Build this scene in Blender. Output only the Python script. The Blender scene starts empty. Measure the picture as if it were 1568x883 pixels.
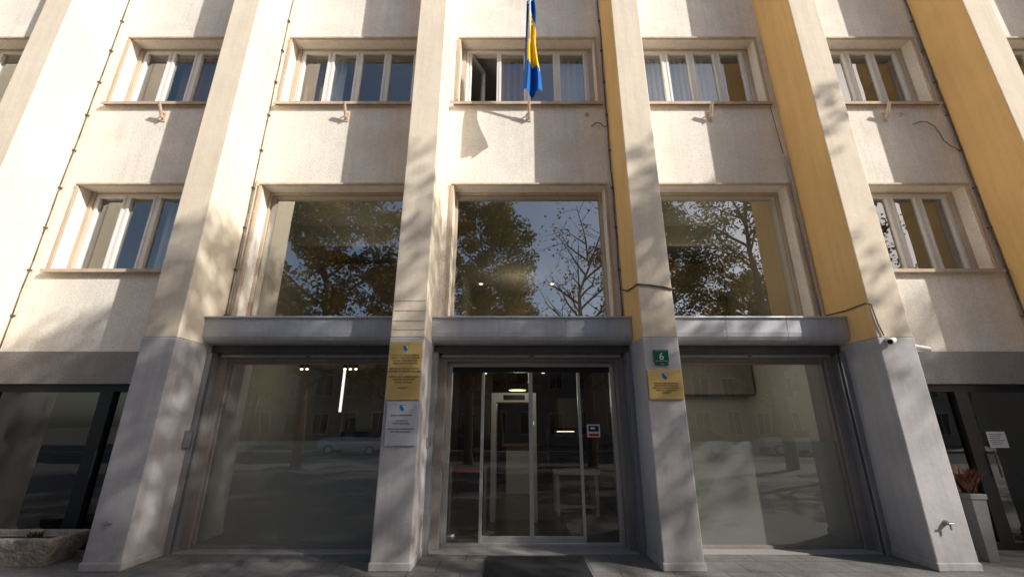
import bpy, math, random
import numpy as np
from mathutils import Vector, Matrix
random.seed(4); np.random.seed(4)
S = bpy.context.scene
COL = S.collection

# ------------------------------------------------------------------ materials
def nmat(name):
    m = bpy.data.materials.new(name); m.use_nodes = True
    nt = m.node_tree; nt.nodes.clear()
    out = nt.nodes.new('ShaderNodeOutputMaterial')
    return m, nt, out
def N(nt, t, **kw):
    n = nt.nodes.new(t)
    for k, v in kw.items():
        if k in n.inputs: n.inputs[k].default_value = v
        else: setattr(n, k, v)
    return n
def c4(c): return (c[0], c[1], c[2], 1)

def surf(name, col, rough=0.8, metal=0.0, var=0.12, vscale=1.2, grain=0.06, gscale=40, bump=0.15, bscale=60,
         streak=0.0, dirt=None, dirtcol=(0.12,0.10,0.08), spec=0.3, bdist=0.01, patch=0.0, patchcol=None):
    m, nt, out = nmat(name); L = nt.links
    tc = N(nt, 'ShaderNodeTexCoord')
    p = N(nt, 'ShaderNodeBsdfPrincipled'); p.inputs['Roughness'].default_value = rough
    p.inputs['Metallic'].default_value = metal; p.inputs['Specular IOR Level'].default_value = spec
    n1 = N(nt, 'ShaderNodeTexNoise', Scale=vscale, Detail=5.0, Roughness=0.6)
    n2 = N(nt, 'ShaderNodeTexNoise', Scale=gscale, Detail=3.0, Roughness=0.6)
    L.new(tc.outputs['Object'], n1.inputs['Vector']); L.new(tc.outputs['Object'], n2.inputs['Vector'])
    mr = N(nt, 'ShaderNodeMapRange'); mr.inputs[1].default_value=0.3; mr.inputs[2].default_value=0.7
    mr.inputs[3].default_value = 1-var; mr.inputs[4].default_value = 1+var*0.5
    L.new(n1.outputs['Fac'], mr.inputs[0])
    mg = N(nt, 'ShaderNodeMapRange'); mg.inputs[1].default_value=0.3; mg.inputs[2].default_value=0.7
    mg.inputs[3].default_value = 1-grain; mg.inputs[4].default_value = 1+grain
    L.new(n2.outputs['Fac'], mg.inputs[0])
    mu = N(nt, 'ShaderNodeMath', operation='MULTIPLY'); L.new(mr.outputs[0], mu.inputs[0]); L.new(mg.outputs[0], mu.inputs[1])
    fac = mu.outputs[0]
    if streak > 0:
        mp = N(nt, 'ShaderNodeMapping'); mp.inputs['Scale'].default_value = (9, 9, 0.5)
        L.new(tc.outputs['Object'], mp.inputs['Vector'])
        n3 = N(nt, 'ShaderNodeTexNoise', Scale=1.0, Detail=4.0, Roughness=0.65); L.new(mp.outputs[0], n3.inputs['Vector'])
        ms = N(nt, 'ShaderNodeMapRange'); ms.inputs[1].default_value=0.42; ms.inputs[2].default_value=0.72
        ms.inputs[3].default_value=1.0; ms.inputs[4].default_value=1-streak
        L.new(n3.outputs['Fac'], ms.inputs[0])
        m2 = N(nt, 'ShaderNodeMath', operation='MULTIPLY'); L.new(fac, m2.inputs[0]); L.new(ms.outputs[0], m2.inputs[1]); fac = m2.outputs[0]
    vm = N(nt, 'ShaderNodeVectorMath', operation='SCALE'); vm.inputs[0].default_value = col
    L.new(fac, vm.inputs['Scale'])
    cur = vm.outputs[0]
    if patch > 0:
        n5 = N(nt, 'ShaderNodeTexNoise', Scale=0.9, Detail=6.0, Roughness=0.7)
        mp5 = N(nt, 'ShaderNodeMapping'); mp5.inputs['Location'].default_value=(13,7,3); L.new(tc.outputs['Object'], mp5.inputs['Vector']); L.new(mp5.outputs[0], n5.inputs['Vector'])
        r5 = N(nt, 'ShaderNodeMapRange'); r5.inputs[1].default_value=0.52; r5.inputs[2].default_value=0.66; r5.inputs[4].default_value=patch
        L.new(n5.outputs['Fac'], r5.inputs[0])
        x5 = N(nt, 'ShaderNodeMix', data_type='RGBA'); L.new(r5.outputs[0], x5.inputs['Factor']); L.new(cur, x5.inputs[6]); x5.inputs[7].default_value=c4(patchcol or dirtcol)
        cur = x5.outputs[2]
    if dirt:
        sx = N(nt, 'ShaderNodeSeparateXYZ'); L.new(tc.outputs['Object'], sx.inputs[0])
        a = N(nt, 'ShaderNodeMapRange'); a.inputs[1].default_value=dirt[0]; a.inputs[2].default_value=dirt[1]; a.inputs[3].default_value=dirt[2]; a.inputs[4].default_value=0
        n4 = N(nt, 'ShaderNodeTexNoise', Scale=5.0, Detail=6.0, Roughness=0.7); L.new(tc.outputs['Object'], n4.inputs['Vector'])
        L.new(sx.outputs['Z'], a.inputs[0])
        mm = N(nt, 'ShaderNodeMath', operation='MULTIPLY'); L.new(a.outputs[0], mm.inputs[0]); L.new(n4.outputs['Fac'], mm.inputs[1])
        mx = N(nt, 'ShaderNodeMix', data_type='RGBA'); L.new(mm.outputs[0], mx.inputs['Factor']); L.new(cur, mx.inputs[6]); mx.inputs[7].default_value = c4(dirtcol)
        cur = mx.outputs[2]
    L.new(cur, p.inputs['Base Color'])
    if bump > 0:
        nb = N(nt, 'ShaderNodeTexNoise', Scale=bscale, Detail=4.0, Roughness=0.6); L.new(tc.outputs['Object'], nb.inputs['Vector'])
        b = N(nt, 'ShaderNodeBump', Strength=bump, Distance=bdist); L.new(nb.outputs['Fac'], b.inputs['Height']); L.new(b.outputs[0], p.inputs['Normal'])
    L.new(p.outputs[0], out.inputs[0])
    return m

M = {}
M['roughcast'] = surf('roughcast_render', (0.95,0.88,0.79), 0.95, var=0.10, vscale=1.3, grain=0.14, gscale=45, bump=0.45, bscale=70, bdist=0.015, streak=0.09, patch=0.28, patchcol=(0.70,0.58,0.46))
M['cream'] = surf('cream_plaster', (0.94,0.81,0.64), 0.9, var=0.09, vscale=0.9, grain=0.03, gscale=30, bump=0.2, bscale=9, bdist=0.02, streak=0.10, patch=0.28, patchcol=(0.74,0.59,0.43), dirt=(2.7,4.2,0.7), dirtcol=(0.42,0.33,0.25))
M['ochre_sunlit'] = surf('ochre_side_sunlit', (0.95,0.84,0.67), 0.9, var=0.08, vscale=0.9, grain=0.03, bump=0.2, bscale=9, bdist=0.02, streak=0.08)  # ochre side paint as washed out by sun, sunlight put into the colour
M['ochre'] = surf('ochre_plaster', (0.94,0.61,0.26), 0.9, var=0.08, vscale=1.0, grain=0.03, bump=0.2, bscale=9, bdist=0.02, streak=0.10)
M['greypaint'] = surf('grey_plinth_paint', (0.53,0.50,0.50), 0.75, var=0.14, vscale=1.4, grain=0.04, bump=0.25, bscale=12, bdist=0.015, streak=0.14, dirt=(0.0,0.8,0.9))
M['darkreveal'] = surf('grey_brown_reveal', (0.28,0.245,0.225), 0.8, var=0.15, streak=0.15, dirt=(0,0.6,0.7))
M['fascia'] = surf('grey_roughcast_band', (0.36,0.33,0.31), 0.95, var=0.15, grain=0.15, bump=0.6, bscale=60, bdist=0.02)
M['trim'] = surf('tan_trim', (0.66,0.52,0.39), 0.8, var=0.15, streak=0.2)
M['sill'] = surf('brown_sheet_sill', (0.34,0.22,0.15), 0.5, var=0.2, streak=0.2)
M['whiteframe'] = surf('white_window_frame', (0.84,0.82,0.79), 0.4, var=0.04, bump=0)
M['metal'] = surf('grey_painted_metal', (0.54,0.55,0.59), 0.42, metal=0.2, var=0.12, vscale=2, streak=0.15, bump=0.05, bscale=6)
M['metaldark'] = surf('dark_painted_metal', (0.11,0.10,0.10), 0.45, metal=0.3, var=0.15, streak=0.1, bump=0)
M['rail'] = surf('shutter_rail_metal', (0.33,0.33,0.34), 0.4, metal=0.5, var=0.15, streak=0.15, bump=0)
M['alu'] = surf('brushed_aluminium', (0.62,0.61,0.59), 0.35, metal=0.7, var=0.06, bump=0)
M['blackframe'] = surf('black_frame', (0.018,0.018,0.02), 0.4, var=0.1, bump=0)
M['interior'] = surf('interior_wall_paint', (0.60,0.57,0.50), 0.9, var=0.04, bump=0)
M['ceiling'] = surf('interior_ceiling_paint', (0.66,0.64,0.58), 0.9, var=0.03, bump=0)
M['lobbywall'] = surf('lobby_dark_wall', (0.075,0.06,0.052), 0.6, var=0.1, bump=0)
M['intfloor'] = surf('interior_floor', (0.18,0.16,0.14), 0.25, var=0.1, bump=0)
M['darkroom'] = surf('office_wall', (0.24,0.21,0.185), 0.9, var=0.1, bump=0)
M['curtain'] = surf('curtain_cloth', (0.72,0.74,0.78), 0.9, var=0.05, bump=0)
M['curtainbrown'] = surf('brown_blind_cloth', (0.28,0.20,0.16), 0.9, var=0.1, bump=0)
M['roof'] = surf('roof_sheet', (0.2,0.12,0.09), 0.8)
M['gold'] = surf('gold_plaque_metal', (0.74,0.51,0.19), 0.38, metal=0.35, var=0.06, bump=0.03, bscale=20)
M['silver'] = surf('silver_plaque', (0.56,0.56,0.60), 0.4, metal=0.2, var=0.05, bump=0)
M['text'] = surf('engraved_text', (0.06,0.045,0.03), 0.7, bump=0, var=0)
M['green'] = surf('green_enamel', (0.01,0.13,0.08), 0.3, var=0.05, bump=0)
M['white'] = surf('white_paint', (0.8,0.8,0.8), 0.5, var=0.03, bump=0)
M['blue'] = surf('flag_blue_cloth', (0.01,0.14,0.50), 0.8, var=0.05, bump=0)
M['yellow'] = surf('flag_yellow_cloth', (0.95,0.64,0.02), 0.8, var=0.05, bump=0)
M['rubber'] = surf('black_rubber', (0.02,0.02,0.022), 0.85, bump=0.6, bscale=90, bdist=0.01)
M['cable'] = surf('grey_cable', (0.16,0.13,0.11), 0.7, bump=0)
M['cableLight'] = surf('cream_conduit', (0.50,0.42,0.33), 0.7, bump=0)
M['red'] = surf('red_strap', (0.6,0.02,0.02), 0.6, bump=0)
M['redsens'] = surf('dull_red_plastic', (0.16,0.03,0.03), 0.6, bump=0)
M['stone'] = surf('rough_stone', (0.30,0.265,0.23), 0.95, var=0.3, vscale=6, grain=0.2, gscale=50, bump=1.0, bscale=14, bdist=0.05)
M['soil'] = surf('soil', (0.06,0.045,0.03), 1.0, bump=1.0, bscale=20, bdist=0.05)
M['plant'] = surf('dry_plant', (0.16,0.07,0.04), 0.8, var=0.4, vscale=20, bump=0)
M['plantg'] = surf('small_green_plant', (0.07,0.10,0.03), 0.8, var=0.4, vscale=20, bump=0)
M['pot'] = surf('grey_pot', (0.14,0.14,0.15), 0.6, bump=0.1)
M['bark'] = surf('bark', (0.14,0.11,0.085), 0.95, var=0.3, vscale=3, bump=0.8, bscale=10, bdist=0.04)
M['asphalt'] = surf('asphalt', (0.09,0.09,0.09), 0.9, var=0.15, grain=0.2, bump=0.5, bscale=60)
M['kerb'] = surf('kerb_stone', (0.30,0.285,0.27), 0.9, bump=0.4)
M['farground'] = surf('ground_soil', (0.15,0.14,0.12), 0.95)
M['oppwall'] = surf('opposite_facade', (0.50,0.44,0.36), 0.9, var=0.15, streak=0.2)
M['oppwall2'] = surf('opposite_facade_grey', (0.42,0.39,0.36), 0.9, var=0.15, streak=0.2)
M['dglass'] = surf('dark_glass', (0.02,0.025,0.03), 0.08, spec=0.8, bump=0, var=0)
M['carwhite'] = surf('car_paint_silver', (0.70,0.72,0.75), 0.25, metal=0.1, bump=0, var=0.02)
M['cardark'] = surf('car_paint_dark', (0.05,0.06,0.08), 0.25, bump=0, var=0.02)
M['black'] = surf('black_plastic', (0.02,0.02,0.02), 0.5, bump=0, var=0)
M['wood'] = surf('wood', (0.25,0.15,0.08), 0.6, bump=0)

def emis(name, col, st):
    m, nt, out = nmat(name); e = N(nt, 'ShaderNodeEmission', Strength=st); e.inputs[0].default_value = c4(col)
    nt.links.new(e.outputs[0], out.inputs[0]); return m
M['lampwarm'] = emis('lit_lamp_warm', (1,0.8,0.55), 4)
M['lampwhite'] = emis('lit_tube_white', (1,0.97,0.9), 1.6)
M['led'] = emis('green_led', (0.1,1,0.4), 1)

def glassmat(name, tint, base=0.09, gain=0.85, wob=0.12):
    m, nt, out = nmat(name); L = nt.links
    lw = N(nt, 'ShaderNodeLayerWeight', Blend=0.5)
    pw = N(nt, 'ShaderNodeMath', operation='POWER'); pw.inputs[1].default_value = 4.0; L.new(lw.outputs['Facing'], pw.inputs[0])
    ma = N(nt, 'ShaderNodeMath', operation='MULTIPLY_ADD'); ma.inputs[1].default_value = gain; ma.inputs[2].default_value = base
    ma.use_clamp = True; L.new(pw.outputs[0], ma.inputs[0])
    t = N(nt, 'ShaderNodeBsdfTransparent'); t.inputs[0].default_value = c4(tint)
    g = N(nt, 'ShaderNodeBsdfGlossy', Roughness=0.0); g.inputs[0].default_value = (0.97,0.97,0.97,1)
    tc = N(nt, 'ShaderNodeTexCoord'); nz = N(nt, 'ShaderNodeTexNoise', Scale=1.3, Detail=1.0); L.new(tc.outputs['Object'], nz.inputs['Vector'])
    b = N(nt, 'ShaderNodeBump', Strength=wob, Distance=0.02); L.new(nz.outputs['Fac'], b.inputs['Height']); L.new(b.outputs[0], g.inputs['Normal'])
    x = N(nt, 'ShaderNodeMixShader'); L.new(ma.outputs[0], x.inputs[0]); L.new(t.outputs[0], x.inputs[1]); L.new(g.outputs[0], x.inputs[2])
    L.new(x.outputs[0], out.inputs[0]); return m
M['glass'] = glassmat('window_glass', (0.82,0.85,0.83), 0.20)
M['glassbig'] = glassmat('large_pane_glass', (0.74,0.75,0.67), 0.32)
M['glassshop'] = glassmat('shopfront_glass', (0.78,0.80,0.77), 0.15)
M['glassdoor'] = glassmat('door_glass', (0.70,0.72,0.70), 0.10)
M['glassdark'] = glassmat('tinted_glass', (0.35,0.38,0.38), 0.10)
m, nt, out = nmat('frosted_film'); L = nt.links
d = N(nt,'ShaderNodeBsdfDiffuse'); d.inputs[0].default_value=(0.52,0.52,0.515,1)
tl = N(nt,'ShaderNodeBsdfTranslucent'); tl.inputs[0].default_value=(0.5,0.5,0.49,1)
x1 = N(nt,'ShaderNodeMixShader'); x1.inputs[0].default_value=0.25; L.new(d.outputs[0],x1.inputs[1]); L.new(tl.outputs[0],x1.inputs[2])
t = N(nt,'ShaderNodeBsdfTransparent'); t.inputs[0].default_value=(0.8,0.8,0.8,1)
x2 = N(nt,'ShaderNodeMixShader'); x2.inputs[0].default_value=0.68; L.new(t.outputs[0],x2.inputs[1]); L.new(x1.outputs[0],x2.inputs[2])
L.new(x2.outputs[0],out.inputs[0]); M['frost']=m
m, nt, out = nmat('autumn_leaves'); L = nt.links
at = N(nt,'ShaderNodeAttribute'); at.attribute_name='tone'
cr = N(nt,'ShaderNodeValToRGB'); e=cr.color_ramp; e.elements[0].color=(0.04,0.05,0.012,1); e.elements[1].color=(0.45,0.23,0.03,1)
k=e.elements.new(0.5); k.color=(0.13,0.10,0.022,1)
L.new(at.outputs['Fac'],cr.inputs[0])
d=N(nt,'ShaderNodeBsdfDiffuse'); tl=N(nt,'ShaderNodeBsdfTranslucent'); x=N(nt,'ShaderNodeMixShader'); x.inputs[0].default_value=0.5
L.new(cr.outputs[0],d.inputs[0]); L.new(cr.outputs[0],tl.inputs[0]); L.new(d.outputs[0],x.inputs[1]); L.new(tl.outputs[0],x.inputs[2]); L.new(x.outputs[0],out.inputs[0])
M['leaf']=m
m, nt, out = nmat('paving_slabs'); L=nt.links
tc=N(nt,'ShaderNodeTexCoord'); br=N(nt,'ShaderNodeTexBrick'); br.inputs['Scale'].default_value=1.0
br.inputs['Color1'].default_value=(0.20,0.185,0.17,1); br.inputs['Color2'].default_value=(0.165,0.155,0.145,1); br.inputs['Mortar'].default_value=(0.06,0.055,0.05,1)
br.inputs['Mortar Size'].default_value=0.006; br.inputs['Brick Width'].default_value=0.6; br.inputs['Row Height'].default_value=0.4
L.new(tc.outputs['Object'],br.inputs['Vector'])
nz=N(nt,'ShaderNodeTexNoise',Scale=2.5,Detail=8.0,Roughness=0.7); L.new(tc.outputs['Object'],nz.inputs['Vector'])
mr=N(nt,'ShaderNodeMapRange'); mr.inputs[1].default_value=0.3; mr.inputs[2].default_value=0.7; mr.inputs[3].default_value=0.55; mr.inputs[4].default_value=1.2; L.new(nz.outputs['Fac'],mr.inputs[0])
nf2=N(nt,'ShaderNodeTexNoise',Scale=60.0,Detail=2.0); L.new(tc.outputs['Object'],nf2.inputs['Vector'])
mr2=N(nt,'ShaderNodeMapRange'); mr2.inputs[1].default_value=0.3; mr2.inputs[2].default_value=0.7; mr2.inputs[3].default_value=0.75; mr2.inputs[4].default_value=1.25; L.new(nf2.outputs['Fac'],mr2.inputs[0])
mq=N(nt,'ShaderNodeMath',operation='MULTIPLY'); L.new(mr.outputs[0],mq.inputs[0]); L.new(mr2.outputs[0],mq.inputs[1])
vs=N(nt,'ShaderNodeVectorMath',operation='SCALE'); L.new(br.outputs['Color'],vs.inputs[0]); L.new(mq.outputs[0],vs.inputs['Scale'])
nb=N(nt,'ShaderNodeTexNoise',Scale=70.0,Detail=3.0); L.new(tc.outputs['Object'],nb.inputs['Vector'])
b=N(nt,'ShaderNodeBump',Strength=0.4,Distance=0.01); L.new(nb.outputs['Fac'],b.inputs['Height'])
p=N(nt,'ShaderNodeBsdfPrincipled'); p.inputs['Roughness'].default_value=0.75; L.new(vs.outputs[0],p.inputs['Base Color']); L.new(b.outputs[0],p.inputs['Normal'])
L.new(p.outputs[0],out.inputs[0]); M['paving']=m

# ------------------------------------------------------------------ mesh builder
class MB:
    def __init__(s): s.v=[]; s.f=[]; s.m=[]; s.mats=[]
    def mi(s, mat):
        mat = M[mat]
        if mat not in s.mats: s.mats.append(mat)
        return s.mats.index(mat)
    def box(s, x0,x1,y0,y1,z0,z1, mat, left=None, right=None, R=None, o=None):
        b=len(s.v)
        P=[(x0,y0,z0),(x1,y0,z0),(x1,y1,z0),(x0,y1,z0),(x0,y0,z1),(x1,y0,z1),(x1,y1,z1),(x0,y1,z1)]
        if R is not None:
            P=[tuple(R@(Vector(p)-Vector(o))+Vector(o)) for p in P]
        s.v+=P
        k=s.mi(mat)
        for f,mm in (((0,3,2,1),k),((4,5,6,7),k),((0,1,5,4),k),((2,3,7,6),k),((1,2,6,5),s.mi(right) if right else k),((3,0,4,7),s.mi(left) if left else k)):
            s.f.append(tuple(b+i for i in f)); s.m.append(mm)
    def poly(s, pts, mat):
        b=len(s.v); s.v+=[tuple(p) for p in pts]; s.f.append(tuple(range(b,b+len(pts)))); s.m.append(s.mi(mat))
    def extrude_x(s, prof, x0, x1, mat):
        b=len(s.v); n=len(prof); k=s.mi(mat)
        s.v+=[(x0,y,z) for y,z in prof]+[(x1,y,z) for y,z in prof]
        for i in range(n):
            j=(i+1)%n; s.f.append((b+i,b+j,b+n+j,b+n+i)); s.m.append(k)
        s.f.append(tuple(b+i for i in range(n))[::-1]); s.m.append(k)
        s.f.append(tuple(b+n+i for i in range(n))); s.m.append(k)
    def tube(s, p0, p1, r0, r1, mat, n=10, cap=True):
        p0=Vector(p0); p1=Vector(p1); d=(p1-p0).normalized()
        a=d.orthogonal().normalized(); c=d.cross(a); b=len(s.v); k=s.mi(mat)
        for p,r in ((p0,r0),(p1,r1)):
            for i in range(n):
                t=2*math.pi*i/n; s.v.append(tuple(p+a*math.cos(t)*r+c*math.sin(t)*r))
        for i in range(n):
            j=(i+1)%n; s.f.append((b+i,b+j,b+n+j,b+n+i)); s.m.append(k)
        if cap:
            s.f.append(tuple(b+i for i in range(n))[::-1]); s.m.append(k); s.f.append(tuple(b+n+i for i in range(n))); s.m.append(k)
    def path(s, pts, r, mat, n=6):
        for a,b in zip(pts[:-1],pts[1:]): s.tube(a,b,r,r,mat,n)
    def obj(s, name, parent=None, bevel=0, smooth=False, seg=2):
        me=bpy.data.meshes.new(name); me.from_pydata(s.v,[],s.f)
        for mm in s.mats: me.materials.append(mm)
        me.polygons.foreach_set('material_index', s.m)
        if smooth: me.polygons.foreach_set('use_smooth',[True]*len(me.polygons))
        me.update()
        ob=bpy.data.objects.new(name,me); COL.objects.link(ob)
        if parent: ob.parent=parent
        if bevel:
            bv=ob.modifiers.new('b','BEVEL'); bv.width=bevel; bv.segments=seg; bv.limit_method='ANGLE'
        return ob
def empty(name):
    e=bpy.data.objects.new(name,None); COL.objects.link(e); return e
def text(name, body, x, y, z, size, mat, parent, ls=1.0):
    cu=bpy.data.curves.new(name,'FONT'); cu.body=body; cu.size=size; cu.align_x='CENTER'; cu.align_y='TOP'; cu.space_line=ls
    cu.extrude=0.0008; cu.materials.append(M[mat])
    o=bpy.data.objects.new(name,cu); o.location=(x,y,z); o.rotation_euler=(math.pi/2,0,0); COL.objects.link(o); o.parent=parent; return o

# ------------------------------------------------------------------ office building
B = empty('office_building')
YF=5.61; YW=6.45; YB=6.90; YG=6.72; YP=6.70; TOP=13.6
pil=[(-14.9,-14.43),(-11.6,-11.13),(-8.27,-7.80),(-4.95,-4.49),(-1.65,-1.19),(1.71,2.18),(4.84,5.32),(7.92,8.40),(11.1,11.57),(14.3,14.77)]
ZP=2.70
for i,(a,b) in enumerate(pil):
    mb=MB(); mb.box(a,b,YF,YB,ZP,TOP,'cream',left='ochre',right='ochre_sunlit'); mb.obj('pilaster_%d'%i,B,bevel=0.012)  # right sides take the paler, sun-washed tone of the ochre
    mb=MB(); mb.box(a-0.003,b+0.003,YF-0.003,YB+0.002,0.0,ZP,'greypaint'); mb.obj('pilaster_base_%d'%i,B,bevel=0.015)
    mb=MB(); mb.box(a-0.015,b+0.015,YF-0.018,YB-0.2,0.0,0.09,'greypaint'); mb.obj('plinth_%d'%i,B,bevel=0.012)
bays=[]
for i in range(len(pil)-1):
    x0=pil[i][1]; x1=pil[i+1][0]
    bays.append((x0,x1,x0+0.17,x1-0.17))
bays[4]=(bays[4][0],bays[4][1],-1.03,1.55)
bays[2]=(bays[2][0],bays[2][1],-7.47,-5.10)
Zs=[(3.94,5.51),(7.20,8.76),(10.46,12.02)]
wall=MB(); trim=MB(); sills=MB()
J=0.085; JT=0.02
for i,(x0,x1,o0,o1) in enumerate(bays):
    big = i in (3,4,5)
    zlow = 2.70 if big else 2.65
    wz=[((3.12 if big else 3.94),5.51),Zs[1],Zs[2]]
    z=zlow
    for (a,b) in wz:
        wall.box(x0,x1,YW,YB,z,a,'roughcast')
        wall.box(x0,o0,YW,YB,a,b,'roughcast'); wall.box(o1,x1,YW,YB,a,b,'roughcast')
        z=b
        trim.box(o0-0.05,o1+0.05,YW-0.045,YW-0.002,b-0.002,b+0.035,'trim')
        trim.box(o1+0.002,o1+0.05,YW-0.03,YW-0.002,a,b-0.004,'trim')
        trim.box(o0-0.05,o0-0.002,YW-0.03,YW-0.002,a,b-0.004,'trim')
        if a>3.2:
            trim.box(o0+0.002,o0+J-0.002,YG-0.06,YG+0.05,a+0.024,b-0.002,'trim'); trim.box(o1-J+0.002,o1-0.002,YG-0.06,YG+0.05,a+0.024,b-0.002,'trim')
            trim.box(o0+J,o1-J,YG-0.06,YG+0.05,b-JT+0.002,b-0.002,'trim')
            sills.box(o0-0.08,o1+0.08,YW-0.075,YG-0.065,a-0.004,a+0.022,'sill')
            sills.box(o0-0.08,o1+0.08,YW-0.08,YW-0.07,a-0.035,a+0.02,'trim')
    wall.box(x0,x1,YW,YB,z,TOP,'roughcast')
wall.obj('spandrel_walls',B); trim.obj('window_surrounds',B,bevel=0.006); sills.obj('window_sills',B)
mb=MB(); mb.box(-15.2,15.1,5.2,17.3,TOP,TOP+0.35,'cream'); mb.box(-15.0,14.9,5.5,17.0,TOP+0.35,TOP+0.9,'roof'); mb.obj('cornice_and_roof',B,bevel=0.03)
mb=MB(); mb.box(-14.9,-14.6,YB,17,0,TOP,'roughcast'); mb.box(14.5,14.77,YB,17,0,TOP,'roughcast'); mb.box(-14.6,14.5,16.7,17,0,TOP,'roughcast'); mb.obj('end_and_back_walls',B)
mb=MB()
for (z0,z1) in ((2.86,3.05),(5.66,6.35),(8.95,9.6),(12.2,12.9)):
    mb.box(-14.6,14.5,YB+0.001,16.7,z0,z1,'ceiling')
mb.obj('floor_slabs',B)
mb=MB()
for i in range(1,len(pil)-1):
    c=(pil[i][0]+pil[i][1])/2
    mb.box(c-0.06,c+0.06,YB+0.005,13.5,3.05,5.66,'interior')
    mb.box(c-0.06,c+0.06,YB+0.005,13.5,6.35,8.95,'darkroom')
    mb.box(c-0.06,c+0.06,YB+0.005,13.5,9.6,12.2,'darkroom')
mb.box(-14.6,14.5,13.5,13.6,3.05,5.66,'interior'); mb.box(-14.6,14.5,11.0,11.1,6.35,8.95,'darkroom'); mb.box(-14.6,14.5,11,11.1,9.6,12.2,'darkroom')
mb.obj('upper_partitions',B)
mb=MB()
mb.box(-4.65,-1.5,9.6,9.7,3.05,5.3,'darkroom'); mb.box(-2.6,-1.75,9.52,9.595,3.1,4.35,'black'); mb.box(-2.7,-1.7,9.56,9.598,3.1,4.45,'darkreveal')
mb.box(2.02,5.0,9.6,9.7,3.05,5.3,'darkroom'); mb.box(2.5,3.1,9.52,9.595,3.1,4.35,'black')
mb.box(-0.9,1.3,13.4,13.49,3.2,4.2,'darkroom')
mb.box(-4.65,-1.5,8.3,8.45,5.25,5.66,'ceiling'); mb.box(2.02,5.0,8.3,8.45,5.25,5.66,'ceiling')
mb.obj('upper_room_fittings',B)
mb=MB()
for x,y in ((-1.0,12.2),(1.15,12.2)): mb.tube((x,y,5.655),(x,y,5.64),0.055,0.055,'lampwarm',12)
mb.obj('ceiling_downlights',B)

def window(name,o0,o1,z0,z1,n,openl=False,glass='glass'):
    fr=MB(); y0,y1=YG-0.035,YG+0.035; t=0.045
    fr.box(o0,o1,y0,y1,z1-t,z1,'whiteframe'); fr.box(o0,o1,y0,y1,z0+0.02,z0+0.02+t,'whiteframe')
    fr.box(o0,o0+t,y0,y1,z0+0.02+t,z1-t,'whiteframe'); fr.box(o1-t,o1,y0,y1,z0+0.02+t,z1-t,'whiteframe')
    w=(o1-o0-2*t)/n
    gl=MB()
    for k in range(n):
        a=o0+t+k*w; b=a+w; zz0=z0+0.065; zz1=z1-t; s=0.045
        if k>0: fr.box(a-0.02,a+0.02,y0-0.006,y1,zz0,zz1,'whiteframe')
        q0,q1=a+(0.022 if k>0 else 0.002),b-(0.022 if k<n-1 else 0.002)
        R=None;o=None
        if openl and k==0:
            R=Matrix.Rotation(math.radians(62),3,'Z'); o=(q0,YG,0)
        y2,y3=y0-0.014,y1-0.01
        fr.box(q0,q1,y2,y3,zz0,zz0+s,'whiteframe',R=R,o=o); fr.box(q0,q1,y2,y3,zz1-s,zz1,'whiteframe',R=R,o=o)
        fr.box(q0,q0+s,y2,y3,zz0+s,zz1-s,'whiteframe',R=R,o=o); fr.box(q1-s,q1,y2,y3,zz0+s,zz1-s,'whiteframe',R=R,o=o)
        P=[(q0+s,YG,zz0+s),(q1-s,YG,zz0+s),(q1-s,YG,zz1-s),(q0+s,YG,zz1-s)]
        if R is not None: P=[tuple(R@(Vector(p)-Vector(o))+Vector(o)) for p in P]
        gl.poly(P,glass)
    f=fr.obj(name+'_frame',B,bevel=0.006); g=gl.obj(name+'_glass',B)
def curtain(name,x0,x1,z0,z1,mat,amp=0.03,per=0.11,y=6.96):
    me=MB(); n=max(8,int((x1-x0)/per*8)); k=me.mi(mat)
    for i in range(n+1):
        x=x0+(x1-x0)*i/n; yy=y+amp*math.sin(2*math.pi*(x-x0)/per+0.8*math.sin(x*5))
        me.v+=[(x,yy,z0),(x,yy,z1)]
    for i in range(n): me.f.append((2*i,2*i+2,2*i+3,2*i+1)); me.m.append(k)
    me.obj(name,B,smooth=True)
for i,(x0,x1,o0,o1) in enumerate(bays):
    for fl,(a,b) in enumerate(Zs):
        if fl==0 and i in (3,4,5): continue
        window('window_%d_%d'%(i,fl),o0+J,o1-J,a,b-JT,4,openl=(i==4 and fl==1))
        w=o1-o0
        if fl==1:
            if i==5: curtain('curtain_%d'%i,o0,o0+w*0.78,a,b+0.1,'curtain')
            elif i==6: curtain('curtain_%d'%i,o0,o0+w*0.6,a,b+0.1,'curtain')
            elif i==4: curtain('blind_a%d'%i,o0+w*0.27,o0+w*0.5,a,b+0.1,'curtainbrown',0.02,0.14); curtain('curtain_b%d'%i,o0+w*0.74,o1,a,b+0.1,'curtain',0.02,0.14)
            elif i==3: curtain('blind_a%d'%i,o0,o0+w*0.22,a,b+0.1,'curtainbrown',0.02,0.14); curtain('curtain_b%d'%i,o0+w*0.25,o0+w*0.36,a,b+0.1,'curtain')
            else: curtain('blind_%d'%i,o0+w*0.3,o1,a,b+0.1,'curtainbrown',0.03,0.16)
        if fl==2: curtain('curtain_top_%d'%i,o0,o0+w*0.4,a,b+0.1,'curtain')
        if fl==0 and i in (2,6): curtain('curtain_low_%d'%i,o0+w*(0.5 if i==2 else 0.0),o0+w*(0.56 if i==2 else 0.12),a,b+0.1,'curtain')
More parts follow.
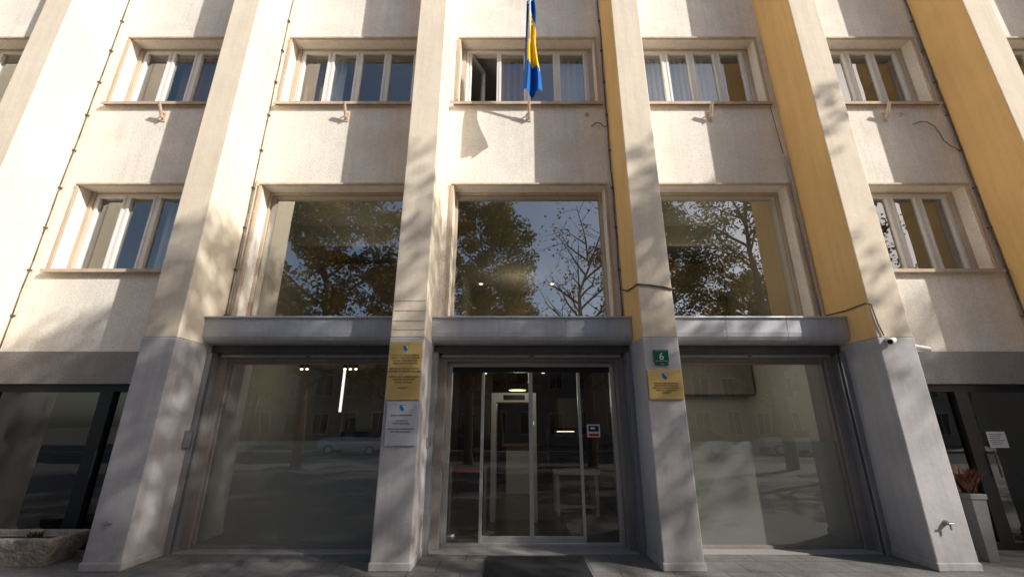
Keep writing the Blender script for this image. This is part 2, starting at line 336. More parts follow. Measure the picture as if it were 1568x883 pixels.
for i in (3,4,5):
    x0,x1,o0,o1=bays[i]; fr=MB(); t=0.05; y0,y1=YP-0.03,YP+0.03; z0,z1=3.12,5.51
    fr.box(o0,o1,y0,y1,z1-t,z1,'trim'); fr.box(o0,o1,y0,y1,z0,z0+t,'trim'); fr.box(o0,o0+t,y0,y1,z0+t,z1-t,'trim'); fr.box(o1-t,o1,y0,y1,z0+t,z1-t,'trim')
    fr.obj('large_pane_frame_%d'%i,B,bevel=0.005)
    g=MB(); g.poly([(o0+t,YP,z0+t),(o1-t,YP,z0+t),(o1-t,YP,z1-t),(o0+t,YP,z1-t)],'glassbig'); g.obj('large_pane_%d'%i,B)

for i in (3,4,5):
    x0,x1,_,_=bays[i]
    sb=MB()
    prof=[(YW-0.002,3.115),(6.02,3.095),(6.015,3.07),(6.045,3.065),(6.045,2.86),(6.055,2.80),(6.085,2.755),(6.14,2.725),(6.22,2.715),(YW-0.002,2.715)]
    e=0.004; n=3
    w=(x1-x0-2*e)/n
    for k in range(n): sb.extrude_x(prof,x0+e+k*w+(0.0015 if k else 0),x0+e+(k+1)*w-0.0015,'metal')
    sb.obj('shutter_box_%d'%i,B,bevel=0.003)
    h=MB()
    h.box(x0+0.004,x1-0.004,6.30,YB,2.60,2.712,'metaldark')
    h.box(x0+0.12,x1-0.12,6.36,6.42,2.545,2.60,'rail'); h.box(x0+0.1,x1-0.1,6.43,6.60,2.50,2.60,'darkreveal')
    h.box((x0+x1)/2-0.03,(x0+x1)/2+0.03,6.35,6.362,2.555,2.575,'redsens')
    h.box(x0+0.004,x0+0.035,6.22,6.42,0,2.60,'rail'); h.box(x0+0.035,x0+0.075,6.22,6.25,0,2.6,'rail'); h.box(x0+0.035,x0+0.075,6.30,6.42,0,2.6,'rail'); h.box(x0+0.035,x0+0.05,6.25,6.30,0,2.6,'metaldark')
    h.box(x1-0.035,x1-0.004,6.22,6.42,0,2.60,'rail'); h.box(x1-0.075,x1-0.035,6.22,6.25,0,2.6,'rail'); h.box(x1-0.075,x1-0.035,6.30,6.42,0,2.6,'rail'); h.box(x1-0.05,x1-0.035,6.25,6.30,0,2.6,'metaldark')
    h.box(x0+0.004,x0+0.18,6.42,YB,0,2.60,'darkreveal'); h.box(x1-0.18,x1-0.004,6.42,YB,0,2.60,'darkreveal')
    h.obj('shutter_rails_%d'%i,B,bevel=0.004)
for i in (3,5):
    x0,x1,_,_=bays[i]; a=x0+0.18; b=x1-0.18; fr=MB(); t=0.035
    fr.box(a,b,6.47,6.53,2.46,2.50,'darkreveal'); fr.box(a,b,6.47,6.53,0.0,0.06,'darkreveal')
    fr.box(a,a+t,6.47,6.53,0.06,2.46,'darkreveal'); fr.box(b-t,b,6.47,6.53,0.06,2.46,'darkreveal'); fr.obj('shopfront_frame_%d'%i,B,bevel=0.004)
    g=MB(); g.poly([(a+t,6.50,0.06),(b-t,6.50,0.06),(b-t,6.50,2.46),(a+t,6.50,2.46)],'glassshop'); g.obj('shopfront_glass_%d'%i,B)
    g=MB(); g.poly([(a+t,6.506,0.06),(b-t,6.506,0.06),(b-t,6.506,1.37),(a+t,6.506,1.37)],'frost'); g.obj('frosted_band_%d'%i,B)
x0,x1,_,_=bays[4]; fr=MB(); yD=6.66
a=x0+0.18; b=x1-0.18
xs=[-0.93,-0.47,0.25,0.98,1.43]
fr.box(a,b,yD-0.05,yD+0.05,2.44,2.50,'alu'); fr.box(a,b,yD-0.04,yD+0.04,0,0.05,'alu')
fr.box(a,a+0.07,yD-0.05,yD+0.05,0.05,2.44,'alu'); fr.box(b-0.07,b,yD-0.05,yD+0.05,0.05,2.44,'alu')
for k,x in enumerate(xs[1:4]):
    w=0.022 if k!=1 else 0.03
    fr.box(x-w,x+w,yD-0.03,yD+0.03,0.05,2.36,'alu')
fr.box(-0.45,0.22,yD-0.02,yD+0.02,0.05,0.13,'alu'); fr.box(0.28,0.96,yD-0.02,yD+0.02,0.05,0.13,'alu')
fr.box(a+0.07,b-0.07,yD-0.045,yD+0.045,2.36,2.44,'blackframe')
fr.obj('entrance_frame',B,bevel=0.004)
g=MB(); g.poly([(a+0.07,yD,0.05),(b-0.07,yD,0.05),(b-0.07,yD,2.36),(a+0.07,yD,2.36)],'glassdoor'); g.obj('entrance_glass',B)
s=MB(); s.box(1.08,1.27,yD-0.012,yD-0.008,1.42,1.60,'white'); s.box(1.10,1.25,yD-0.016,yD-0.013,1.50,1.58,'black'); s.box(1.10,1.25,yD-0.016,yD-0.013,1.435,1.47,'red')
s.box(1.13,1.20,yD-0.019,yD-0.0165,1.53,1.56,'white'); s.obj('camera_warning_sticker',None)

mb=MB()
for i in range(1,len(pil)-1):
    c=(pil[i][0]+pil[i][1])/2
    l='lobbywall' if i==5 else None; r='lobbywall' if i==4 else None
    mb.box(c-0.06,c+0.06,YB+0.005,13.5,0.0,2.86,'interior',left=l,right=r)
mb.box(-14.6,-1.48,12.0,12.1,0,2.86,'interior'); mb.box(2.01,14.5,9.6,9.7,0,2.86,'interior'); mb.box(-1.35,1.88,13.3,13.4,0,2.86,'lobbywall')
mb.obj('ground_partitions',B)
mb=MB(); mb.box(-14.6,14.5,6.62,16.7,-0.02,0.012,'intfloor'); mb.obj('ground_interior_floor',B)
mb=MB()
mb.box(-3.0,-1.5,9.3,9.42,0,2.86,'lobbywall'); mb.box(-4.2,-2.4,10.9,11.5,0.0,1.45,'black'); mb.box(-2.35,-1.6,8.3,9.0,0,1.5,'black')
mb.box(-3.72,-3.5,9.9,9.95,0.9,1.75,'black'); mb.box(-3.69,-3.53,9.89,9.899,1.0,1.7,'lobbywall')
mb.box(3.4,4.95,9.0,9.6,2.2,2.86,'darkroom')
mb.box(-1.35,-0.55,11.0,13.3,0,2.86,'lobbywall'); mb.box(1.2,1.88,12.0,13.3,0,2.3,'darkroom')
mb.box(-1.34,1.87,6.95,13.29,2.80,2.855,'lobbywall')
mb.obj('ground_room_fittings',B)
mb=MB(); mb.box(-3.56,-3.52,9.0,9.04,1.85,2.75,'lampwhite'); mb.obj('strip_light',None)
tr=MB(); tr.box(-4.2,-2.2,8.0,8.03,2.72,2.75,'black')
for x in (-3.95,-3.85,-3.15,-3.05,-2.95): tr.tube((x,8.01,2.72),(x+0.03,7.95,2.58),0.035,0.04,'black',8); tr.tube((x+0.03,7.95,2.58),(x+0.032,7.946,2.572),0.028,0.028,'lampwarm',8)
tr.obj('track_spotlights',None)
cl_=MB(); cl_.box(2.6,4.6,7.3,7.36,2.82,2.85,'lampwhite'); cl_.obj('ceiling_tube_light',None)
md=MB()
for x in (-0.42,0.32): md.box(x,x+0.09,8.2,8.75,0,2.0,'whiteframe')
md.box(-0.42,0.41,8.2,8.75,2.0,2.17,'whiteframe'); md.box(-0.2,0.2,8.19,8.199,2.04,2.13,'blackframe'); md.box(0.35,0.365,8.19,8.199,1.6,1.66,'led')
md.obj('metal_detector_gate',None,bevel=0.01)
tb=MB(); tb.box(0.75,1.6,8.6,9.2,0.72,0.78,'white')
for x in (0.78,1.5):
    for y in (8.63,9.12): tb.box(x,x+0.06,y,y+0.05,0,0.72,'white')
tb.box(0.84,1.5,8.65,8.67,0.15,0.2,'white'); tb.obj('inspection_table',None)
xr=MB(); xr.box(0.7,1.55,9.0,9.8,0.8,1.55,'black'); xr.box(0.8,1.3,8.97,9.0,1.35,1.5,'lobbywall'); xr.box(0.85,1.2,8.96,8.972,1.47,1.48,'lampwarm'); xr.obj('baggage_scanner',None,bevel=0.02)
ck=MB(); ck.box(-0.2,0.5,11.5,12.0,0,1.1,'white'); ck.box(-0.3,0.6,11.4,12.1,1.1,1.15,'wood'); ck.obj('reception_desk',None)
pd=MB(); pd.tube((0.08,10.5,2.80),(0.08,10.5,2.45),0.01,0.01,'black',6); pd.tube((0.08,10.5,2.45),(0.08,10.5,2.40),0.2,0.24,'lobbywall',16); pd.tube((0.08,10.5,2.40),(0.08,10.5,2.39),0.2,0.2,'lampwarm',16); pd.obj('pendant_lamp',None)
rb=MB()
for x in (-1.0,-0.45): rb.tube((x,7.3,0.012),(x,7.3,0.04),0.16,0.15,'alu',16); rb.tube((x,7.3,0.04),(x,7.3,0.98),0.025,0.025,'alu',10)
rb.box(-1.0,-0.45,7.295,7.305,0.88,0.94,'red'); rb.obj('belt_barrier',None)
mb=MB()
for x,y in ((-0.6,8.8),(1.0,8.2),(0.7,10.4),(-0.7,10.5)): mb.tube((x,y,2.799),(x,y,2.79),0.04,0.04,'lampwarm',10)
mb.obj('lobby_downlights',B)
def lamp(name,x,y,z,w,col=(1,0.88,0.72),r=0.15):
    l=bpy.data.lights.new(name,'POINT'); l.energy=w; l.color=col; l.shadow_soft_size=r
    o=bpy.data.objects.new(name,l); o.location=(x,y,z); COL.objects.link(o); o.parent=B
lamp('track_lamp',-3.5,8.1,2.3,6); lamp('lobby_lamp',0.1,10.4,2.2,10); lamp('lobby_front_fill',0.1,7.4,2.4,9); lamp('tube_lamp',3.4,7.7,2.4,14,(1,0.95,0.84))  # front lobby light has no fixture, added to brighten gate and barrier
lamp('downlight_lamp_a',0.1,11.5,5.0,8)
lamp('upper_room_fill_b',-3.2,8.0,4.6,5); lamp('upper_room_fill_c',3.6,8.0,4.6,6)  # no downlights in these rooms, fill light added to brighten their walls

for i in (0,1,2,6,7,8):
    x0,x1,_,_=bays[i]; mb=MB()
    mb.box(x0+0.003,x1-0.003,YW-0.02,YB,2.17,2.648,'fascia')
    mb.obj('fascia_band_%d'%i,B)
    f=MB(); a=x0+0.004; b=x1-0.004; t=0.09
    f.box(a,b,6.50,6.60,2.06,2.165,'blackframe'); f.box(a,b,6.50,6.60,0.0,0.09,'blackframe')
    f.box(a,a+t,6.50,6.60,0.09,2.06,'blackframe'); f.box(b-t,b,6.50,6.60,0.09,2.06,'blackframe')
    c=a+(b-a)*(0.62 if i<4 else 0.5); f.box(c-0.10,c+0.10,6.49,6.61,0.09,2.06,'blackframe')
    f.box(c+0.14,c+0.16,6.42,6.44,0.9,1.25,'metaldark')
    f.obj('black_glazing_frame_%d'%i,B,bevel=0.004)
    g=MB(); g.poly([(a+t,6.55,0.09),(b-t,6.55,0.09),(b-t,6.55,2.06),(a+t,6.55,2.06)],'glassdark'); g.obj('black_glazing_%d'%i,B)
v=MB(); v.box(-5.15,-5.0,YW-0.035,YW-0.021,2.5,2.63,'metal')
for k in range(5): v.box(-5.14,-5.01,YW-0.042,YW-0.036,2.51+k*0.024,2.522+k*0.024,'metaldark')
v.obj('vent_grille',None)
nt_=MB(); nt_.box(6.85,7.12,6.535,6.54,1.28,1.50,'white')
for k in range(6): nt_.box(6.88,7.08-0.03*(k%3),6.532,6.5345,1.46-k*0.028,1.466-k*0.028,'text')
nt_.obj('paper_notice',None)

# ------------------------------------------------------------------ signs
def emblem(mb,x,y,z,s):
    mb.poly([(x-s*0.5,y,z+s*0.5),(x+s*0.5,y,z+s*0.5),(x+s*0.45,y,z-s*0.1),(x,y,z-s*0.6),(x-s*0.45,y,z-s*0.1)],'blue')
    mb.poly([(x-s*0.1,y-0.001,z+s*0.42),(x+s*0.42,y-0.001,z+s*0.42),(x+s*0.38,y-0.001,z-s*0.2)],'yellow')
def plaque(name,x0,x1,z0,z1,mat,body,size,ls=1.15):
    p=empty(name); mb=MB(); mb.box(x0,x1,YF-0.03,YF-0.012,z0,z1,mat)
    for sx in (x0+0.02,x1-0.02):
        for sz in (z0+0.02,z1-0.02): mb.tube((sx,YF-0.012,sz),(sx,YF-0.035,sz),0.007,0.006,'alu',8)
    mb.box(x0+0.03,x1-0.03,YF-0.012,YF-0.003,z0+0.03,z1-0.03,'metaldark')
    mb.obj(name+'_plate',p,bevel=0.002)
    e=MB(); emblem(e,(x0+x1)/2,YF-0.0315,z1-0.085,0.075); e.obj(name+'_emblem',p)
    text(name+'_lettering',body,(x0+x1)/2,YF-0.0315,z1-0.16,size,'text',p,ls)
g1="БОСНА И ХЕРЦЕГОВИНА\nМИНИСТАРСТВО ПРАВДЕ\nBOSNA I HERCEGOVINA\nMINISTARSTVO PRAVDE\n\nSEKTOR ZA PRAVNU POMOC\nAGENCIJA ZA DRZAVNU SLUZBU\n\nBOSNIA AND HERZEGOVINA\nMINISTRY OF JUSTICE\nOF THE COUNCIL\n\nSARAJEVO"
plaque('gold_plaque',-1.635,-1.205,1.89,2.63,'gold',g1,0.029,1.2)
plaque('silver_plaque',-1.60,-1.215,1.345,1.875,'silver',"BOSNA I HERCEGOVINA\n\nAGENCIJA ZA\nDRZAVNU SLUZBU\n\nBOSNIA AND HERZEGOVINA\nCIVIL SERVICE AGENCY",0.025,1.3)
plaque('gold_plaque',1.725,2.165,1.90,2.27,'gold',"BOSNA I HERCEGOVINA\nMINISTARSTVO PRAVDE\nБОСНА И ХЕРЦЕГОВИНА\nMINISTRY OF JUSTICE\nSARAJEVO",0.028,1.05)
p=empty('house_number_sign'); mb=MB(); mb.box(1.835,2.025,YF-0.02,YF-0.004,2.37,2.53,'green'); mb.box(1.845,2.015,YF-0.023,YF-0.0205,2.38,2.384,'white'); mb.box(1.845,2.015,YF-0.023,YF-0.0205,2.516,2.52,'white')
mb.box(1.845,2.015,YF-0.02,YF-0.004,2.325,2.362,'green'); mb.obj('number_plate',p,bevel=0.002)
text('number',"6",1.93,YF-0.022,2.505,0.13,'white',p); text('street',"Trg",1.93,YF-0.022,2.357,0.028,'white',p)

# ------------------------------------------------------------------ flag and brackets
def bracket(x,z):
    mb=MB(); y=YW
    mb.box(x-0.035,x+0.035,y-0.012,y-0.001,z-0.14,z+0.06,'trim')
    d=Vector((0,-0.5,0.866)); p=Vector((x,y-0.05,z-0.08))
    mb.tube(p,p+d*0.26,0.026,0.026,'trim',10); mb.box(x-0.012,x+0.012,y-0.09,y-0.012,z-0.09,z-0.075,'trim'); mb.box(x-0.012,x+0.012,y-0.13,y-0.012,z+0.02,z+0.035,'trim')
    mb.obj('flagpole_bracket',None)
for x in (-9.7,-6.38,-3.05,0.27,3.56,6.75,9.9): bracket(x,6.97)
FP=empty('national_flag')
mb=MB(); p0=Vector((0.27,YW-0.05,6.89)); d=Vector((0,-0.5,0.866)); mb.tube(p0,p0+d*2.5,0.017,0.014,'whiteframe',10); mb.obj('pole',FP,smooth=True)
nu,nv=36,64; me=MB(); kb=me.mi('blue'); ky=me.mi('yellow')
zt,zb=9.0,6.95
for j in range(nv+1):
    v=j/nv; z=zt-(zt-zb)*v
    half=0.065+0.07*v+0.012*math.sin(v*9)+0.035*max(0,(v-0.70)/0.30)**1.2
    for i in range(nu+1):
        u=i/nu
        x=0.30+ (u-0.5)*2*half + 0.010*math.sin(v*9)
        y=5.80 + (0.04+0.035*v)*math.sin(u*3.6*math.pi+v*2.2)+0.02*math.sin(v*7)
        zz=z+ (-0.07*(math.sin(u*math.pi)) +0.03*math.cos(u*6))*max(0,(v-0.8)/0.2)
        me.v.append((x,y,zz))
for j in range(nv):
    for i in range(nu):
        a=j*(nu+1)+i; me.f.append((a,a+1,a+nu+2,a+nu+1)); u=(i+.5)/nu; v=(j+.5)/nv
        yel = 0.15<v<0.82 and u>0.24-0.12*v and (v-0.75)<(u-0.5)*0.12 and u<0.60+1.6*(v-0.15)
        me.m.append(ky if yel else kb)
me.obj('cloth',FP,smooth=True)
st=MB()
for k in range(7):
    cx,cz=0.255+0.010*k,8.9-k*0.10; pts=[]
    for q in range(10):
        r=0.028 if q%2==0 else 0.011; t=math.pi/2+q*math.pi/5; pts.append((cx+r*math.cos(t),5.715,cz+r*math.sin(t)))
    st.poly(pts,'white')
st.obj('stars',FP)

# ------------------------------------------------------------------ cables, cctv, hooks
def cable(name,pts,r,mat='cable'):
    mb=MB(); mb.path(pts,r,mat); return mb.obj(name,None,smooth=True)
def wobble(x,y,z0,z1,n=16,a=0.008):
    return [(x+random.uniform(-a,a),y+random.uniform(-a/2,0),z0+(z1-z0)*k/n) for k in range(n+1)]
cable('wall_cable',wobble(-7.77,6.42,2.7,13,22,0.01),0.010)
cable('wall_cable',wobble(-4.465,6.42,3.15,13,22,0.006),0.008)
cable('wall_cable',wobble(1.685,6.42,3.15,13,22,0.01),0.011)
cable('wall_cable',wobble(7.89,6.42,3.0,13,22,0.012),0.013)
cable('wall_conduit',[(4.765,6.43,3.12),(4.765,6.43,6.1)],0.014,'cableLight')
cable('wall_conduit',[(-4.42,6.43,3.12),(-4.42,6.43,5.6)],0.014,'cableLight')
cable('wall_cable',[(1.69,6.4,3.62),(1.695,6.1,3.5),(1.70,5.8,3.46),(1.70,5.597,3.44),(1.85,5.595,3.43),(2.05,5.595,3.40),(2.19,5.597,3.37),(2.2,6.0,3.36)],0.012)
cable('wall_cable',[(4.82,6.4,3.2),(4.825,6.0,3.17),(4.83,5.66,3.18),(4.86,5.595,3.15),(4.88,5.594,2.9),(4.92,5.594,2.72)],0.009)
cable('wall_cable',[(4.70,6.425,7.15),(4.72,6.42,6.6),(4.74,6.42,6.15)],0.006)
cable('wall_cable',[(7.2,6.42,6.75),(7.33,6.41,6.80),(7.45,6.40,6.79),(7.55,6.40,6.7),(7.60,6.40,6.55),(7.64,6.41,6.4),(7.74,6.41,6.28),(7.86,6.41,6.2)],0.008)
cable('wall_cable',[(1.40,6.43,6.72),(1.48,6.41,6.78),(1.55,6.39,6.76),(1.60,6.38,6.68),(1.68,6.41,6.70)],0.009)
for x,z in ((1.33,6.98),(7.05,6.98),(-2.2,5.0)):
    mb=MB(); mb.tube((x,YW,z),(x,YW-0.03,z),0.04,0.035,'trim',12); mb.obj('junction_cap',None)
cl=MB()
for zz in np.arange(3.2,13,0.75):
    for x in (-7.77,-4.465,1.685,7.89): cl.box(x-0.02,x+0.02,6.40,6.445,zz,zz+0.018,'cable')
cl.obj('cable_clips',None)
mb=MB()
for zz in (2.80,2.92,3.06,3.20): mb.box(-1.62,-1.21,YF-0.0045,YF-0.001,zz,zz+0.012,'trim')
mb.obj('mortar_joints',B)
def cctv(x,y,z,dirx,diry):
    mb=MB(); d=Vector((dirx,diry,-0.25)).normalized(); p=Vector((x,y,z))
    mb.tube((x,YF+0.0 if diry<-.5 else y,z+0.03),(x,y,z+0.01),0.03,0.022,'whiteframe',12)
    mb.tube(p-d*0.06,p+d*0.12,0.036,0.038,'whiteframe',14); mb.tube(p+d*0.12,p+d*0.125,0.032,0.03,'black',14)
    mb.obj('security_camera',None,smooth=False,bevel=0.003)
cctv(4.96,5.53,2.64,-0.8,-0.55); cctv(5.46,5.72,2.58,0.9,-0.2)
mb=MB(); mb.box(5.323,5.35,5.68,5.76,2.56,2.64,'whiteframe'); mb.tube((5.35,5.72,2.6),(5.42,5.72,2.6),0.015,0.015,'whiteframe'); mb.obj('camera_mount',None)
for x in (-4.74,5.06):
    mb=MB(); mb.tube((x,YF-0.003,0.50),(x,YF-0.05,0.50),0.03,0.022,'rail',12); mb.tube((x,YF-0.05,0.50),(x,YF-0.08,0.5),0.012,0.012,'rail',8)
    mb.tube((x-0.03,YF-0.075,0.50),(x+0.03,YF-0.075,0.50),0.009,0.009,'rail',8); mb.tube((x,YF-0.055,0.50),(x,YF-0.06,0.43),0.011,0.010,'rail',8); mb.obj('wall_tap',None)
for x in (-4.46,-1.19):
    mb=MB(); mb.box(x-0.02,x+0.03,6.12,6.2,1.30,1.52 if x<-3 else 1.42,'rail'); mb.obj('shutter_switch_box',None,bevel=0.004)

# ------------------------------------------------------------------ planters, mat
pl=empty('stone_planter'); mb=MB()
def ring(x0,x1,y0,y1,z): return [(x0,y0,z),(x1,y0,z),(x1,y1,z),(x0,y1,z)]
rs=[ring(-6.75,-5.55,5.76,6.16,0.0),ring(-6.83,-5.47,5.70,6.22,0.20),ring(-6.85,-5.45,5.68,6.24,0.31),ring(-6.77,-5.53,5.76,6.16,0.31),ring(-6.75,-5.55,5.78,6.14,0.24)]
for r in rs: mb.v+=r
k=mb.mi('stone'); ks=mb.mi('soil')
for a in range(len(rs)-1):
    for i in range(4):
        j=(i+1)%4; mb.f.append((a*4+i,a*4+j,a*4+4+j,a*4+4+i)); mb.m.append(k)
mb.f.append((16,17,18,19)); mb.m.append(ks)
o=mb.obj('trough',pl,bevel=0.03,seg=3)
def tuft(name,parent,cx,cy,z,n,h,mat,sp=0.5):
    mb=MB()
    for _ in range(n):
        a=random.uniform(0,6.28); t=random.uniform(0.1,sp); hh=h*random.uniform(0.5,1.1)
        b=Vector((cx+random.uniform(-.05,.05),cy+random.uniform(-.05,.05),z)); dd=Vector((math.cos(a)*t,math.sin(a)*t,1)).normalized(); s=Vector((-math.sin(a),math.cos(a),0))*0.008
        p1=b+dd*hh*0.6; p2=b+dd*hh+Vector((math.cos(a),math.sin(a),-0.4))*hh*0.15
        mb.poly([b-s,b+s,p1+s*1.4,p1-s*1.4],mat); mb.poly([p1-s*1.4,p1+s*1.4,p2],mat)
    mb.obj(name,parent)
tuft('weeds',pl,-5.9,5.95,0.24,50,0.13,'plantg',0.9)
pp=empty('potted_plant'); mb=MB()
mb.tube((5.83,6.0,0),(5.83,6.0,0.70),0.09,0.135,'pot',4); mb.tube((5.83,6.0,0.70),(5.83,6.0,0.76),0.15,0.15,'pot',4); mb.tube((5.83,6.0,0.755),(5.83,6.0,0.765),0.12,0.12,'soil',4)
mb.obj('pot',pp,bevel=0.01); tuft('foliage',pp,5.83,6.0,0.76,200,0.34,'plant',0.7)
mb=MB(); mb.box(-0.34,0.86,5.02,6.12,0.014,0.03,'rubber'); mb.obj('door_mat',None,bevel=0.006)

# ------------------------------------------------------------------ ground, road
mb=MB(); mb.poly([(-400,-400,-0.16),(400,-400,-0.16),(400,400,-0.16),(-400,400,-0.16)],'farground'); mb.obj('ground')
mb=MB(); mb.box(-60,60,-7.0,6.62,-0.14,0.0,'paving'); mb.obj('pavement')
mb=MB(); mb.box(-60,60,-7.16,-7.003,-0.15,0.012,'kerb'); mb.box(-60,60,-17.16,-17.003,-0.15,0.012,'kerb'); mb.obj('kerb',bevel=0.01)
mb=MB(); mb.box(-60,60,-17.0,-7.16,-0.155,-0.12,'asphalt')
mb.obj('road')
mb=MB()
for k in range(-14,15): mb.poly([(k*4,-12.06,-0.116),(k*4+2,-12.06,-0.116),(k*4+2,-11.94,-0.116),(k*4,-11.94,-0.116)],'white')
mb.obj('road_marking')
mb=MB(); mb.box(-60,60,-26,-17.16,-0.14,0.0,'paving'); mb.obj('pavement')
mb=MB()
for i in (3,4,5):
    x0,x1,_,_=bays[i]; mb.box(x0+0.08,x1-0.08,6.26,6.62,0.0005,0.02 if i!=4 else 0.012,'kerb')
mb.obj('thresholds',B,bevel=0.004)

def opp(name,x0,x1,y,h,mat,fl):
    P=empty(name); mb=MB(); mb.box(x0,x1,y-12,y,0,h,mat); mb.box(x0-0.3,x1+0.3,y-12.3,y+0.35,h,h+0.3,mat)
    mb.extrude_x([(y+0.3,h+0.3),(y-6,h+3.0),(y-12.2,h+0.3)],x0-0.2,x1+0.2,'roof'); mb.obj(name+'_walls',P)
    w=MB(); n=int((x1-x0)/2.6)
    for f in range(fl):
        zz=1.0+f*h/fl
        for k in range(n):
            xx=x0+0.9+k*2.6
            w.box(xx-0.08,xx+1.28,y+0.003,y+0.05,zz-0.08,zz+1.78,'whiteframe'); w.box(xx,xx+0.56,y+0.05,y+0.06,zz,zz+1.7,'dglass'); w.box(xx+0.64,xx+1.2,y+0.05,y+0.06,zz,zz+1.7,'dglass')
            w.box(xx-0.15,xx+1.35,y+0.003,y+0.14,zz-0.16,zz-0.081,'kerb')
    w.obj(name+'_windows',P)
opp('apartment_building',-34,-6,-26,9.5,'oppwall',3); opp('apartment_building',-5.5,12,-26.5,7.5,'oppwall2',2); opp('apartment_building',12.5,42,-26,9.0,'oppwall',3)

def car(x,y,paint):
    P=empty('parked_car'); mb=MB()
    sec=[(-2.1,.35,.62,.78),(-2.0,.28,.86,.84),(-1.2,.2,.95,.88),(-0.4,.2,.98,.89),(0.9,.2,1.0,.89),(1.8,.22,.98,.86),(2.1,.32,.75,.80)]
    k=mb.mi(paint)
    for (xx,zb,zt,hw) in sec:
        mb.v+=[(x+xx,y-hw,zb),(x+xx,y-hw*1.0,zb+(zt-zb)*.6),(x+xx,y-hw*.9,zt),(x+xx,y+hw*.9,zt),(x+xx,y+hw,zb+(zt-zb)*.6),(x+xx,y+hw,zb)]
    for a in range(len(sec)-1):
        for i in range(6):
            j=(i+1)%6; mb.f.append((a*6+i,a*6+j,a*6+6+j,a*6+6+i)); mb.m.append(k)
    mb.f.append(tuple(range(6))); mb.m.append(k); mb.f.append(tuple(range(36,42))[::-1]); mb.m.append(k)
    mb.obj('body',P,bevel=0.04,smooth=True)
    c=MB(); cs=[(-1.15,.94,.94,.78),(-0.35,.94,1.42,.66),(0.9,.94,1.46,.66),(1.75,.94,1.0,.76)]
    kg=c.mi('dglass'); kp=c.mi(paint)
    for (xx,zb,zt,hw) in cs: c.v+=[(x+xx,y-.8,zb),(x+xx,y-hw,zt),(x+xx,y+hw,zt),(x+xx,y+.8,zb)]
    for a in range(3):
        for i in range(3): c.f.append((a*4+i,a*4+i+1,a*4+5+i,a*4+4+i)); c.m.append(kp if (i==1 and a==1) else kg)
    c.obj('cabin',P)
    w=MB()
    for wx in (-1.3,1.3):
        for s in (-1,1): w.tube((x+wx,y+s*.70,.2),(x+wx,y+s*.90,.2),.32,.32,'rubber',20); w.tube((x+wx,y+s*.90,.2),(x+wx,y+s*.91,.2),.2,.19,'alu',12)
    w.obj('wheels',P)
car(-10.0,-15.6,'carwhite'); car(17.5,-15.6,'carwhite'); car(11,-15.6,'cardark'); car(-3.5,-15.7,'cardark')

# ------------------------------------------------------------------ trees
def tree_mesh(name,seed,H,R,nclump,nleaf,zlo=4.2,ls=1.0):
    rg=np.random.RandomState(seed); mb=MB()
    tr=[Vector((0,0,-0.02))]
    for k in range(1,9): tr.append(Vector((rg.uniform(-.18,.18)*k*.5,rg.uniform(-.18,.18)*k*.5,H*0.9*k/8)))
    for k in range(8):
        mb.tube(tr[k],tr[k+1],0.26*(1-k/8.6),0.26*(1-(k+1)/8.6),'bark',9,cap=False)
    def at(z):
        t=z/(H*0.9)*8; k=min(7,int(t)); return tr[k].lerp(tr[k+1],t-k)
    ends=[]
    for b in range(26):
        z=3.2+(H*0.9-3.4)*(b/25)**0.9; p=at(z); a=b*2.4+rg.uniform(-.4,.4)
        f=(z-3)/(H-3); L=R*(0.55+0.95*math.sin(math.pi*min(1,0.18+f*0.85)))*rg.uniform(.6,1.0)*0.8
        d=Vector((math.cos(a),math.sin(a),0.55+0.5*f)).normalized()
        q=p+d*L*.5; e=q+(d+Vector((rg.uniform(-.3,.3),rg.uniform(-.3,.3),.25))).normalized()*L*.5
        r=0.09*(1-f*.6); mb.tube(p,q,r,r*.6,'bark',6,cap=False); mb.tube(q,e,r*.6,r*.2,'bark',5,cap=False)
        ends+= [e,q.lerp(e,.5)]
        for s in range(5):
            o=p.lerp(q,rg.uniform(.4,1)) if s%2 else q.lerp(e,rg.uniform(0,.9))
            dd=(d*.6+Vector(rg.uniform(-1,1,3))).normalized(); ee=o+dd*rg.uniform(.7,1.7)
            mb.tube(o,ee,r*.35,r*.1,'bark',4,cap=False); ends.append(ee)
    ends=[e for e in ends if e.z>zlo-0.5]
    rg.shuffle(ends); ends=ends[:nclump]
    nb=len(mb.v)
    C=np.array([tuple(e) for e in ends]); n=len(C)
    idx=rg.randint(0,n,nleaf); cr=rg.uniform(.5,1.05,n)
    off=rg.normal(size=(nleaf,3)); off/=np.linalg.norm(off,axis=1)[:,None]; off*=(rg.uniform(0,1,nleaf)**.45*cr[idx])[:,None]; off[:,2]*=.75
    P=C[idx]+off
    n1=rg.normal(size=(nleaf,3)); n1[:,2]*=.5; n1/=np.linalg.norm(n1,axis=1)[:,None]
    n2=np.cross(n1,rg.normal(size=(nleaf,3))); n2/=np.linalg.norm(n2,axis=1)[:,None]
    sz=rg.uniform(.05,.09,nleaf)[:,None]*ls
    Q=np.stack([P-n1*sz*1.1,P+n2*sz*.8,P+n1*sz*1.1,P-n2*sz*.8],1).reshape(-1,3)
    allv=np.vstack([np.array(mb.v),Q]); fs=list(mb.f)+[tuple(nb+4*i+k for k in range(4)) for i in range(nleaf)]
    me=bpy.data.meshes.new(name); me.from_pydata(allv.tolist(),[],fs)
    me.materials.append(M['bark']); me.materials.append(M['leaf'])
    nf=len(mb.f); me.polygons.foreach_set('material_index',[0]*nf+[1]*nleaf)
    tone=rg.uniform(0,1,n)[idx]*.55+rg.uniform(0,1,nleaf)*.45
    at_=me.attributes.new('tone','FLOAT','FACE'); at_.data.foreach_set('value',[0.0]*nf+tone.tolist()); me.update()
    return me
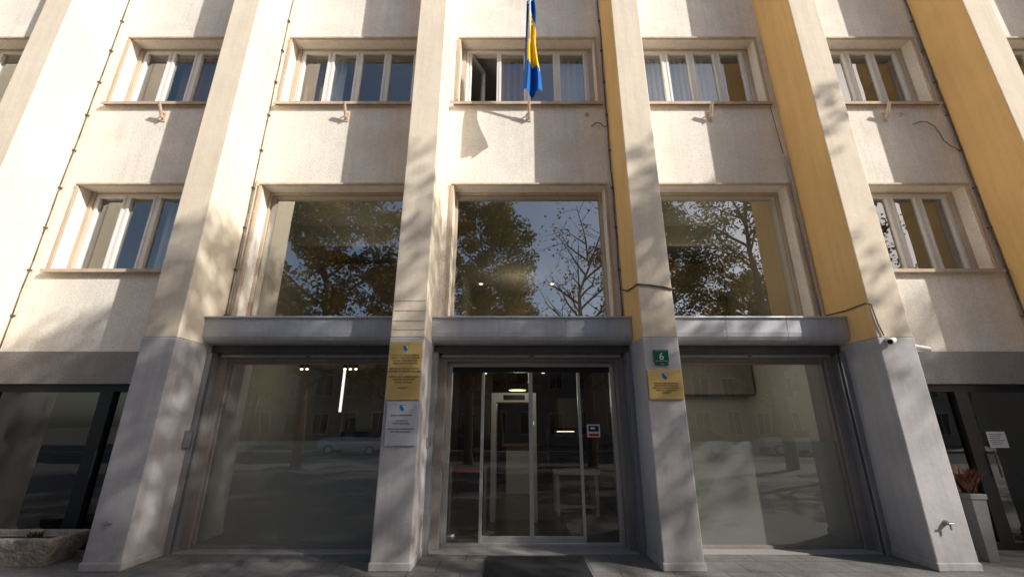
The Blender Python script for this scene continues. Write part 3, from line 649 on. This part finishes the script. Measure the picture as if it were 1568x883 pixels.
TA=tree_mesh('plane_tree_a',1,17.3,3.9,130,14000); TB=tree_mesh('plane_tree_b',2,16.2,3.6,120,13000)
TC=tree_mesh('plane_tree_c',3,12.0,3.2,50,700)
TD=tree_mesh('plane_tree_d',5,14.5,4.6,170,26000,3.0,1.15)
def tree(me,x,y,rot,sc=1.0):
    o=bpy.data.objects.new('plane_tree',me); o.location=(x,y,0); o.rotation_euler=(0,0,rot); o.scale=(sc,sc,sc); COL.objects.link(o)
tree(TD,-8.6,-5.2,0.3,0.95); tree(TD,-1.9,-6.0,1.9,0.85); tree(TD,6.6,-5.8,2.5,0.80); tree(TA,10.4,-4.2,4.0,0.93); tree(TB,15.0,-4.2,5.1,0.98); tree(TA,26.4,-4.2,0.9,1.0); tree(TB,32.4,-4.2,3.4,1.05)
tree(TC,3.4,-6.1,1.0,.95)
tree(TD,-19,-19.5,2.2,.85); tree(TD,-9,-19.3,3.2,.95); tree(TD,-1.0,-19.5,1.2,.85); tree(TD,10,-19.6,0.2,.8); tree(TD,19,-19.5,4.2,.9)

# ------------------------------------------------------------------ light, sky, camera
sd=Vector((1.62,-1.0,1.20)).normalized()
el=math.asin(sd.z)
su=bpy.data.lights.new('sun','SUN'); su.energy=5.0; su.angle=math.radians(0.5); su.color=(1.0,0.965,0.89)
so=bpy.data.objects.new('sun',su); so.rotation_euler=(-sd).to_track_quat('-Z','Y').to_euler(); so.location=(10,-10,20); COL.objects.link(so)
W=bpy.data.worlds.new('World'); S.world=W; W.use_nodes=True; nt=W.node_tree
sky=nt.nodes.new('ShaderNodeTexSky'); sky.sky_type='NISHITA'; sky.sun_disc=False; sky.sun_elevation=el; sky.sun_rotation=math.atan2(sd.x,sd.y); sky.dust_density=2.0
bg=nt.nodes['Background']; bg.inputs[1].default_value=0.15; nt.links.new(sky.outputs[0],bg.inputs[0])
cam=bpy.data.cameras.new('camera'); cam.lens=15; cam.sensor_width=36; cam.clip_end=1500; cam.shift_x=-0.002
co=bpy.data.objects.new('camera',cam); co.location=(0,0,1.57); co.rotation_euler=(math.radians(107.9),0,0); COL.objects.link(co); S.camera=co
S.view_settings.view_transform='Standard'; S.view_settings.look='None'; S.view_settings.exposure=0
